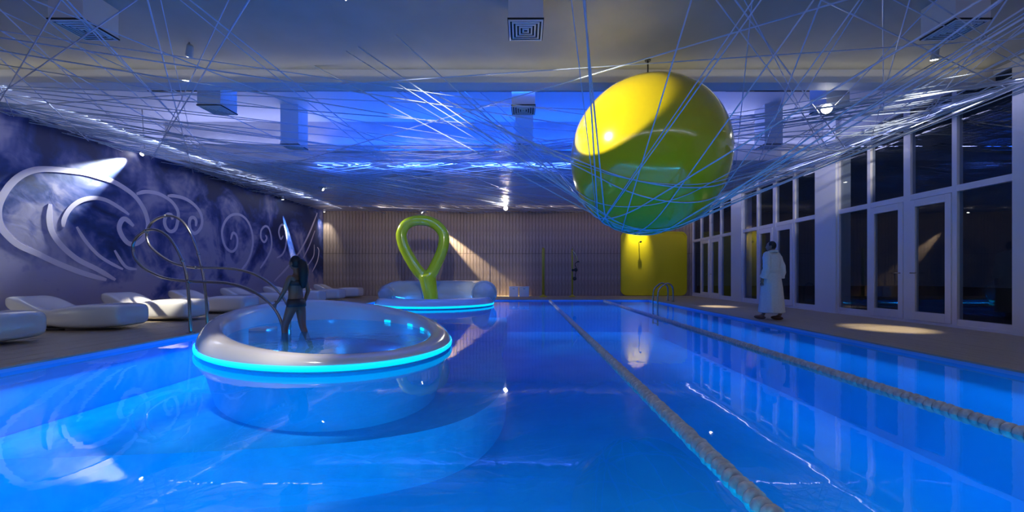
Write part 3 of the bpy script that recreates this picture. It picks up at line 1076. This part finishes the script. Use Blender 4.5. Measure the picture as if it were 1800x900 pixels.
# big yellow panel with rounded corners
x0, x1 = (1092 - 920) / F * 19.35, (1208 - 920) / F * 19.35
z0, z1 = 0.02, 1 + (484 - 407) / F * 19.35
root = empty('yellow_wall_panel', ((x0 + x1) / 2, 19.45, z0))
tag(root, 'large square yellow wall panel with rounded corners', 'panel')
hw, hh, rc = (x1 - x0) / 2, z1 - z0, 0.28
out = []
for (cx, cz, a0) in ((hw - rc, hh - rc, 0), (-hw + rc, hh - rc, 90), (-hw + rc, rc, 180), (hw - rc, rc, 270)):
    for k in range(9):
        a = math.radians(a0 + k * 90 / 8)
        out.append((cx + rc * math.cos(a), cz + rc * math.sin(a)))
n = len(out)
V = [(x, -0.05, z) for x, z in out] + [(x, 0.04, z) for x, z in out]
Fc = [tuple(range(n)), tuple(range(n, 2 * n))[::-1]] + [(i, (i + 1) % n, n + (i + 1) % n, n + i) for i in range(n)]
mesh('panel_board', V, Fc, M['panel_yellow'], root)
V = []
for dy in (-0.05, -0.075):
    for s in (1.0, 1 - 0.06 / hw):
        V += [(x * s, dy, hh / 2 + (z - hh / 2) * s) for x, z in out]
Fc = []
for i in range(n):
    j = (i + 1) % n
    for (a, b_) in ((0, 2), (2, 3), (3, 1), (1, 0)):
        Fc.append((a * n + i, a * n + j, b_ * n + j, b_ * n + i))
mesh('panel_rim', V, Fc, M['panel_yellow'], root)
bk = MB().lathe([(0.02, -0.03), (0.05, -0.02), (0.05, 0.03), (0.02, 0.04)], n=14, axis=(0, 1, 0)).build('bracket_hub', M['black'], root, True)
bk.location = ((1124 - 920) / F * 19.3 - (x0 + x1) / 2, -0.36, 1 + (484 - 425) / F * 19.1 - z0)
MB().tube([(0, 0, 0), (0, 0.32, 0)], 0.014, 8).build('bracket_arm', M['black'], bk, True)

# ------------------------------------------------------------------ ceiling air ducts
duct = None
DL = ['left', 'middle', 'right']
RL = ['nearest', 'second', 'third']
for r_, (D, xs) in enumerate(((5.22, (-5.75, 0.03, 5.65)), (7.75, (-5.95, 0.0, 5.95)), (10.0, (-5.75, 0.02, 6.15)))):
    top = (CZ, RZ, RZ)[r_]
    for c_, x in enumerate(xs):
        root = empty('air_duct', (x, D, 4.2))
        tag(root, 'square white air duct with diffuser grille, %s of the %s row hanging from the ceiling' % (DL[c_], RL[r_]), 'duct', 'ceiling air ducts')
        h = 0.22
        MB().box(-h, h, -h, h, 0.02, top - 4.2).build('shaft', M['white_paint'], root)
        gr = MB().box(-h - 0.01, h + 0.01, -h - 0.01, h + 0.01, 0.012, 0.03).build('diffuser', M['dark'], root)
        for k in range(5):
            a = h * (1 - k * 0.2)
            b_ = a - 0.022
            V = []
            for (q, z) in ((a, 0.004 + k * 0.0), (b_, 0.0), (b_, 0.012), (a, 0.014)):
                V += [(-q, -q, z), (q, -q, z), (q, q, z), (-q, q, z)]
            Fc = []
            for (u, v) in ((0, 1), (1, 2), (2, 3), (3, 0)):
                for i in range(4):
                    j = (i + 1) % 4
                    Fc.append((u * 4 + i, u * 4 + j, v * 4 + j, v * 4 + i))
            mesh('vane', V, Fc, M['white_paint'], gr)
for (x0, x1, lab) in ((-8.5, -4.9, 'dark slot diffuser in the blue recess at the left'), (-2.9, 1.6, 'dark slot diffuser in the middle of the blue recess'), (4.6, 7.0, 'dark slot diffuser in the blue recess right of the ball')):
    root = empty('slot_diffuser', ((x0 + x1) / 2, 9.0, RZ - 0.03))
    tag(root, lab, 'vent', 'slot diffusers in the recess')
    h = (x1 - x0) / 2
    MB().box(-h, h, -0.05, 0.05, 0, 0.03).build('slot_frame', M['dark'], root)
    MB().box(-h + 0.03, h - 0.03, -0.006, 0.006, -0.006, 0.0).build('blade', M['black'], root)

# blue light tubes that feed the coves
for (y, z, lab) in ((7.36, 4.46, 'blue light tube behind the white ceiling beam'), (10.86, 4.42, 'blue light tube along the front of the far soffit')):
    root = empty('cove_tube', (-0.6, y, z))
    tag(root, lab, 'light')
    MB().tube([(-4.75, 0, 0), (4.75, 0, 0)], 0.02, 10).build('tube', M['led_blue'], root, True)
    MB().box(-4.77, 4.77, -0.03, 0.03, -0.05, -0.02).build('channel', M['lamp_body'], root)

# ------------------------------------------------------------------ spotlights
def spot(label, pos, target, energy, angle, blend=0.4, color=(1.0, 0.9, 0.72), size=0.03, ceil=None, k=1.0):
    pos = Vector(pos); d = (Vector(target) - pos).normalized()
    root = empty('spotlight', pos)
    tag(root, label, 'spotlight', 'ceiling spotlights')
    q = d.to_track_quat('Z', 'Y').to_matrix()
    MB().lathe([(0.030 * k, -0.17 * k), (0.045 * k, -0.15 * k), (0.052 * k, 0.0), (0.052 * k, 0.01)], n=20, axis=d).build('can', M['lamp_body'], root, True)
    MB().lathe([(0.046 * k, 0.008), (0.046 * k, 0.014)], n=20, axis=d).build('lens', M['lens'], root)
    if ceil:
        MB().tube([Vector((0, 0, 0)) - d * 0.09, Vector((0, 0, ceil - pos.z))], 0.012, 8).build('stem', M['lamp_body'], root, True)
    l = bpy.data.lights.new('spot_beam', 'SPOT')
    l.energy = energy; l.spot_size = math.radians(angle); l.spot_blend = blend; l.color = color; l.shadow_soft_size = size
    o = bpy.data.objects.new('spot_beam', l); C.objects.link(o); o.parent = root
    o.location = d * 0.03
    o.rotation_euler = d.to_track_quat('-Z', 'Y').to_euler()
    return root


WHT = (1.0, 0.93, 0.80)
spot('spotlight at the mural top throwing a broad white beam down the wall to the left', (XL + 0.13, 10.1, 4.08), (XL - 0.01, 8.3, 2.6), 1900, 32, 0.9, (0.9, 0.97, 0.95), ceil=RZ)
spot('spotlight at the mural top throwing a narrow white streak down behind the bather', (XL + 0.16, 15.95, 4.05), (XL - 0.02, 16.65, 2.5), 3000, 12, 0.6, (0.85, 0.95, 1.0), ceil=SZ)
spot('spotlight in the corner where the mural meets the slatted wall', (XL + 0.30, 19.0, 4.04), (XL + 0.05, 19.4, 2.6), 60, 70, 0.8, WHT, ceil=SZ)
spot('spotlight above the green loop throwing a slanting beam across the slatted wall', (-4.9, 19.25, 4.04), (-1.6, 19.47, 0.9), 4200, 14, 0.7, (1.0, 0.82, 0.55), ceil=SZ)
spot('bright round spotlight under the far soffit above the white bins', (-0.8, 18.0, 4.03), (-1.6, 8.0, 3.3), 170, 60, 0.9, WHT, ceil=SZ, k=2.0)
spot('bright round spotlight hanging right of the yellow ball', (5.75, 7.55, 4.16), (2.6, 1.0, 1.3), 60, 50, 0.9, WHT, ceil=4.2, k=1.9)
spot('spotlight above the window deck aimed at the floor beside the nearest doors', (6.5, 6.3, 4.42), (6.85, 7.5, 0), 650, 20, 0.8, (1.0, 0.85, 0.6), ceil=CZ)
spot('spotlight over the window deck near the ladder', (6.1, 13.0, 4.05), (6.25, 12.8, 0), 600, 18, 0.8, (1.0, 0.85, 0.6), ceil=SZ)
spot('spotlight near the camera lighting the left side of the yellow ball', (-2.1, 4.7, 4.30), (1.08, 5.95, 3.5), 640, 22, 0.15, (1.0, 0.93, 0.75), size=0.012, ceil=CZ)
spot('spotlight aimed at the lounger behind the handrail', (-5.2, 6.2, 4.42), (-8.1, 9.0, 0.35), 1800, 15, 0.5, (1.0, 0.92, 0.75), ceil=CZ)
spot('spotlight above the round tub', (-3.9, 3.6, 4.42), (-3.2, 4.6, 0.1), 620, 30, 0.8, (1.0, 0.9, 0.78), ceil=CZ)
spot('spotlight above the yellow wall panel', (px(1125, 420, 19).x, 18.7, 3.95), (px(1125, 420, 19).x, 19.4, 2.9), 150, 55, 0.9, (1.0, 0.9, 0.6), ceil=SZ)
spot('spotlight over the far tub and the loop', (-7.0, 13.9, 4.0), (-3.3, 14.0, 1.6), 420, 34, 0.7, (1.0, 0.95, 0.8), ceil=SZ)
spot('spotlight washing the straps by the windows', (6.2, 4.5, 3.75), (7.5, 9.0, 3.75), 420, 24, 0.7, WHT, ceil=CZ)
spot('spotlight washing the straps above the middle of the pool', (-1.2, 3.7, 3.72), (-2.2, 10.0, 3.06), 420, 32, 0.5, WHT, ceil=CZ)

# ------------------------------------------------------------------ people
def skin_mesh(J, R, Ed, sub=2):
    names = list(J)
    idx = {n_: i for i, n_ in enumerate(names)}
    me = bpy.data.meshes.new('sk')
    me.from_pydata([J[n_] for n_ in names], [(idx[a], idx[b_]) for a, b_ in Ed], [])
    o = bpy.data.objects.new('sk', me); C.objects.link(o)
    o.modifiers.new('skin', 'SKIN')
    if not me.skin_vertices:
        me.attributes.new
    sv = me.skin_vertices[0].data
    for n_ in names:
        r = R[n_]
        sv[idx[n_]].radius = r if hasattr(r, '__len__') else (r, r)
        sv[idx[n_]].use_root = (n_ == 'pelvis')
    s = o.modifiers.new('sub', 'SUBSURF'); s.levels = sub; s.render_levels = sub
    out = evaluated_mesh(o)
    bpy.data.objects.remove(o)
    V = [v.co.copy() for v in out.vertices]
    Fc = [tuple(p_.vertices) for p_ in out.polygons]
    bpy.data.meshes.remove(out)
    return V, Fc


def head_geo(c, yaw=0.0, pitch_=0.0):
    """a head with brow, nose, lips, chin and ears, looking along +y before yaw"""
    V, Fc = [], []
    nu, nv = 36, 26
    for j in range(1, nv):
        ph = PI * j / nv
        for i in range(nu):
            a = 2 * PI * i / nu
            x, y, z = math.sin(ph) * math.cos(a), math.sin(ph) * math.sin(a), math.cos(ph)
            wx = 0.074 * (1.0 - 0.22 * max(0, -z)); wy = 0.094
            X_, Y_, Z_ = x * wx, y * wy, z * 0.115
            if y > 0:
                f = math.exp(-(x / 0.16) ** 2)
                Y_ += 0.026 * f * math.exp(-((z + 0.12) / 0.13) ** 2)                 # nose
                Y_ += 0.008 * math.exp(-(x / 0.3) ** 2) * math.exp(-((z + 0.47) / 0.07) ** 2)   # lips
                Y_ += 0.012 * math.exp(-(x / 0.3) ** 2) * math.exp(-((z + 0.78) / 0.16) ** 2)   # chin
                Y_ -= 0.010 * math.exp(-((abs(x) - 0.4) / 0.16) ** 2) * math.exp(-((z - 0.02) / 0.1) ** 2)  # eye sockets
            V.append((X_, Y_, Z_))
    top = len(V); V += [(0, 0, 0.115), (0, 0, -0.115)]
    for j in range(nv - 2):
        for i in range(nu):
            Fc.append((j * nu + i, j * nu + (i + 1) % nu, (j + 1) * nu + (i + 1) % nu, (j + 1) * nu + i))
    for i in range(nu):
        Fc.append((top, i, (i + 1) % nu)[::-1])
        Fc.append((top + 1, (nv - 2) * nu + i, (nv - 2) * nu + (i + 1) % nu))
    for s in (-1, 1):                                                                   # ears
        k = len(V)
        for j in range(1, 8):
            ph = PI * j / 8
            for i in range(10):
                a = 2 * PI * i / 10
                V.append((s * 0.078 + 0.011 * math.sin(ph) * math.cos(a), -0.008 + 0.02 * math.sin(ph) * math.sin(a), -0.005 + 0.034 * math.cos(ph)))
        for j in range(6):
            for i in range(10):
                Fc.append((k + j * 10 + i, k + j * 10 + (i + 1) % 10, k + (j + 1) * 10 + (i + 1) % 10, k + (j + 1) * 10 + i))
        Fc.append(tuple(k + i for i in range(10))); Fc.append(tuple(k + 60 + i for i in range(10)))
    Mx = Matrix.Translation(c) @ Matrix.Rotation(yaw, 4, 'Z') @ Matrix.Rotation(pitch_, 4, 'X')
    return [Mx @ Vector(v) for v in V], Fc, Mx


def ellipsoid(mb, c, r, Mx=None, nu=20, nv=12):
    V, Fc = [], []
    for j in range(1, nv):
        ph = PI * j / nv
        for i in range(nu):
            a = 2 * PI * i / nu
            v = Vector((c[0] + r[0] * math.sin(ph) * math.cos(a), c[1] + r[1] * math.sin(ph) * math.sin(a), c[2] + r[2] * math.cos(ph)))
            V.append(Mx @ v if Mx else v)
    for j in range(nv - 2):
        for i in range(nu):
            Fc.append((j * nu + i, j * nu + (i + 1) % nu, (j + 1) * nu + (i + 1) % nu, (j + 1) * nu + i))
    Fc.append(tuple(range(nu))); Fc.append(tuple((nv - 2) * nu + i for i in range(nu)))
    mb.add(V, Fc)
    return mb


def add_hand(J, R, Ed, s, side, d):
    """palm and five fingers from the wrist; d = direction of the hand"""
    w_ = Vector(J['wrist' + side]); d = Vector(d).normalized()
    across = Vector((0, 1, 0)) - d * d.y
    across.normalize()
    inw = Vector((-s, 0, 0))
    pl = w_ + d * 0.05
    J['palm' + side] = tuple(pl); R['palm' + side] = (0.034, 0.016); Ed.append(('wrist' + side, 'palm' + side))
    kn = w_ + d * 0.085
    J['knuck' + side] = tuple(kn); R['knuck' + side] = (0.03, 0.014); Ed.append(('palm' + side, 'knuck' + side))
    for f, (off, ln) in enumerate(((0.034, 0.062), (0.0115, 0.072), (-0.0115, 0.066), (-0.033, 0.05))):
        a = kn + across * off + d * 0.012
        b_ = a + d * ln * 0.55 + inw * 0.008 + across * off * 0.12
        c_ = b_ + d * ln * 0.45 + inw * 0.02
        for nm, p_, r in (('a', a, 0.0088), ('b', b_, 0.0082), ('c', c_, 0.007)):
            J['f%d%s%s' % (f, nm, side)] = tuple(p_); R['f%d%s%s' % (f, nm, side)] = r
        Ed += [('knuck' + side, 'f%da%s' % (f, side)), ('f%da%s' % (f, side), 'f%db%s' % (f, side)), ('f%db%s' % (f, side), 'f%dc%s' % (f, side))]
    a = w_ + d * 0.035 + across * 0.034
    b_ = a + d * 0.035 + across * 0.022 + inw * 0.01
    for nm, p_, r in (('a', a, 0.012), ('b', b_, 0.0095)):
        J['t%s%s' % (nm, side)] = tuple(p_); R['t%s%s' % (nm, side)] = r
    Ed += [('palm' + side, 'ta' + side), ('ta' + side, 'tb' + side)]


def make_body(name, J, R, Ed, head_c, yaw, mat, parent, hands):
    for s, side, d in hands:
        add_hand(J, R, Ed, s, side, d)
    V, Fc = skin_mesh(J, R, Ed)
    HV, HF, Mx = head_geo(head_c, yaw)
    k = len(V)
    me = fuse(V + HV, Fc + [tuple(i + k for i in f) for f in HF], 0.0065, 3)
    me.materials.append(mat)
    o = link(name, me, parent)
    for s in (-1, 1):
        ellipsoid(MB(), (s * 0.03, 0.080, 0.003), (0.012, 0.008, 0.007), Mx, 10, 8).build('eye', M['eye'], o, True)
    ellipsoid(MB(), (0, 0.096, -0.054), (0.022, 0.008, 0.007), Mx, 10, 8).build('lips', M['lip'], o, True)
    return o, Mx


EDG = [('pelvis', 'waist'), ('waist', 'chest'), ('chest', 'neck'), ('neck', 'skull'), ('chest', 'shL'), ('shL', 'elL'), ('elL', 'wristL'), ('chest', 'shR'), ('shR', 'elR'), ('elR', 'wristR'),
       ('pelvis', 'hipL'), ('hipL', 'knL'), ('knL', 'anL'), ('anL', 'toL'), ('pelvis', 'hipR'), ('hipR', 'knR'), ('knR', 'anR'), ('anR', 'toR')]

# bather walking through the near tub, towards the left
bx = px(521, 583, 6.6)
bather = empty('person', (bx.x, 6.6, -0.315), math.radians(78))
tag(bather, 'bather in dark swimwear with long black hair wading through the round tub', 'person')
J = dict(pelvis=(0, 0, 0.87), waist=(0, 0.015, 1.0), chest=(0, 0.0, 1.19), neck=(0, -0.005, 1.36), skull=(0, 0.02, 1.46),
         shL=(-0.15, -0.01, 1.30), elL=(-0.20, 0.05, 1.06), wristL=(-0.19, 0.17, 0.90), shR=(0.15, -0.01, 1.30), elR=(0.20, -0.06, 1.06), wristR=(0.20, 0.02, 0.86),
         hipL=(-0.085, 0, 0.83), knL=(-0.09, 0.15, 0.46), anL=(-0.09, 0.11, 0.08), toL=(-0.09, 0.25, 0.03),
         hipR=(0.085, 0, 0.83), knR=(0.09, -0.04, 0.45), anR=(0.09, -0.22, 0.10), toR=(0.09, -0.10, 0.03))
R = dict(pelvis=(0.135, 0.105), waist=(0.115, 0.085), chest=(0.135, 0.10), neck=0.047, skull=0.05, shL=0.05, elL=0.036, wristL=0.025, shR=0.05, elR=0.036, wristR=0.025,
         hipL=0.092, knL=0.054, anL=0.036, toL=0.028, hipR=0.092, knR=0.054, anR=0.036, toR=0.028)
body, Mx = make_body('body', J, R, list(EDG), (0, 0.03, 1.515), 0.0, M['skin_dark'], bather, ((-1, 'L', (0, 0.7, -0.75)), (1, 'R', (0, 0.25, -1))))
hb = MB()
ellipsoid(hb, (0, -0.022, 0.022), (0.086, 0.094, 0.112), Mx)
hb.tube(spline([(0, -0.075, 1.56), (0, -0.125, 1.50), (0, -0.14, 1.40), (0, -0.135, 1.28), (0, -0.14, 1.17), (0, -0.13, 1.10)], 5), [0.05 + 0.03 * math.sin(PI * i / 25) - 0.03 * (i / 25) ** 3 for i in range(26)], 14)
me = fuse(hb.V, hb.F, 0.012, 3); me.materials.append(M['hair'])
link('hair', me, bather)


def band(name, rings, mat, parent, n=32, thick=0.008):
    V, Fc = [], []
    for (c, rx, ry) in rings:
        for k in range(n):
            a = 2 * PI * k / n
            V.append((c[0] + rx * math.cos(a), c[1] + ry * math.sin(a), c[2]))
    m_ = len(rings)
    for j in range(m_ - 1):
        for k in range(n):
            Fc.append((j * n + k, j * n + (k + 1) % n, (j + 1) * n + (k + 1) % n, (j + 1) * n + k))
    o = mesh(name, V, Fc, mat, parent, True)
    s = o.modifiers.new('t', 'SOLIDIFY'); s.thickness = thick
    return o


band('swim_top', [((0, 0.005, 1.15), 0.142, 0.112), ((0, 0.012, 1.19), 0.147, 0.122), ((0, 0.008, 1.24), 0.142, 0.112)], M['swimwear'], bather)
band('swim_bottom', [((0, 0.0, 0.80), 0.172, 0.118), ((0, 0.0, 0.86), 0.165, 0.122), ((0, 0.004, 0.93), 0.140, 0.108)], M['swimwear'], bather)

# person in a white robe on the window deck
rx_ = px(1357, 562, 8.97)
rob = empty('person', (rx_.x, 8.97, 0.012), math.radians(24))
tag(rob, 'person in a long white bathrobe walking along the window deck', 'person')
J = dict(pelvis=(0, 0, 0.94), waist=(0, 0.01, 1.08), chest=(0, 0.0, 1.29), neck=(0, -0.005, 1.49), skull=(0, 0.015, 1.58),
         shL=(-0.18, 0, 1.42), elL=(-0.25, -0.05, 1.14), wristL=(-0.25, 0.05, 0.90), shR=(0.18, 0, 1.42), elR=(0.25, -0.06, 1.14), wristR=(0.26, -0.02, 0.89),
         hipL=(-0.09, 0, 0.90), knL=(-0.10, 0.12, 0.49), anL=(-0.10, 0.13, 0.09), toL=(-0.10, 0.27, 0.035),
         hipR=(0.09, 0, 0.90), knR=(0.10, -0.01, 0.48), anR=(0.10, -0.13, 0.11), toR=(0.10, 0.0, 0.035))
R = dict(pelvis=(0.14, 0.11), waist=(0.13, 0.10), chest=(0.15, 0.11), neck=0.055, skull=0.06, shL=0.058, elL=0.043, wristL=0.029, shR=0.058, elR=0.043, wristR=0.029,
         hipL=0.088, knL=0.058, anL=0.04, toL=0.03, hipR=0.088, knR=0.058, anR=0.04, toR=0.03)
body, Mx = make_body('body', J, R, list(EDG), (0, 0.025, 1.635), 0.5, M['skin'], rob, ((-1, 'L', (0, 0.15, -1)), (1, 'R', (0, 0.1, -1))))
hb = MB()
ellipsoid(hb, (0, -0.02, 0.025), (0.083, 0.09, 0.104), Mx)
me = fuse(hb.V, hb.F, 0.012, 1); me.materials.append(M['hair'])
link('hair', me, rob)
V, Fc = [], []
n = 48
RG = [(1.50, 0.07, 0.065), (1.485, 0.13, 0.095), (1.45, 0.205, 0.12), (1.38, 0.225, 0.14), (1.28, 0.215, 0.15), (1.16, 0.195, 0.145), (1.07, 0.185, 0.14), (1.0, 0.2, 0.155), (0.88, 0.225, 0.18),
      (0.7, 0.24, 0.205), (0.5, 0.25, 0.225), (0.3, 0.262, 0.245), (0.16, 0.27, 0.26), (0.15, 0.25, 0.24)]
for (z, a_, b_) in RG:
    f = max(0, (1.0 - z)) * 0.05
    for k in range(n):
        th = 2 * PI * k / n
        q = 1 + f * math.sin(7 * th + 1.3 * z) + 0.5 * f * math.sin(13 * th + 2)
        V.append((a_ * q * math.cos(th), b_ * q * math.sin(th) + 0.01, z))
for j in range(len(RG) - 1):
    for k in range(n):
        Fc.append((j * n + k, j * n + (k + 1) % n, (j + 1) * n + (k + 1) % n, (j + 1) * n + k))
Fc += [tuple(range(n)), tuple((len(RG) - 1) * n + k for k in range(n))]
rbm = MB().add(V, Fc)
for s, side in ((-1, 'L'), (1, 'R')):
    a_, b_, c_ = Vector(J['sh' + side]), Vector(J['el' + side]), Vector(J['wrist' + side])
    pts = spline([a_ - Vector((s * 0.05, 0, -0.0)), a_, b_, b_.lerp(c_, 0.85)], 6)
    rbm.tube(pts, [0.085 - 0.008 * i / len(pts) + 0.006 * math.sin(i * 1.9) for i in range(len(pts))], 16)
me = fuse(rbm.V, rbm.F, 0.013, 2); me.materials.append(M['robe'])
link('robe', me, rob)
band('belt', [((0, 0.01, 1.045), 0.196, 0.152), ((0, 0.01, 1.07), 0.198, 0.154), ((0, 0.01, 1.095), 0.198, 0.153)], M['robe'], rob, thick=0.014)
MB().tube(spline([(0.115, -0.01, 1.51), (0.05, -0.085, 1.53), (-0.05, -0.085, 1.53), (-0.115, -0.01, 1.51), (-0.085, 0.1, 1.42), (-0.02, 0.155, 1.25)], 6), 0.028, 10).build('collar', M['robe'], rob, True)
for s, side in ((-1, 'L'), (1, 'R')):
    a_ = Vector(J['an' + side]); b_ = Vector(J['to' + side])
    sl = MB()
    ellipsoid(sl, ((a_.x + b_.x) / 2, (a_.y + b_.y) / 2 + 0.02, 0.032), (0.05, 0.145, 0.045))
    me = fuse(sl.V, sl.F, 0.01, 1); me.materials.append(M['slipper'])
    link('slipper', me, rob)
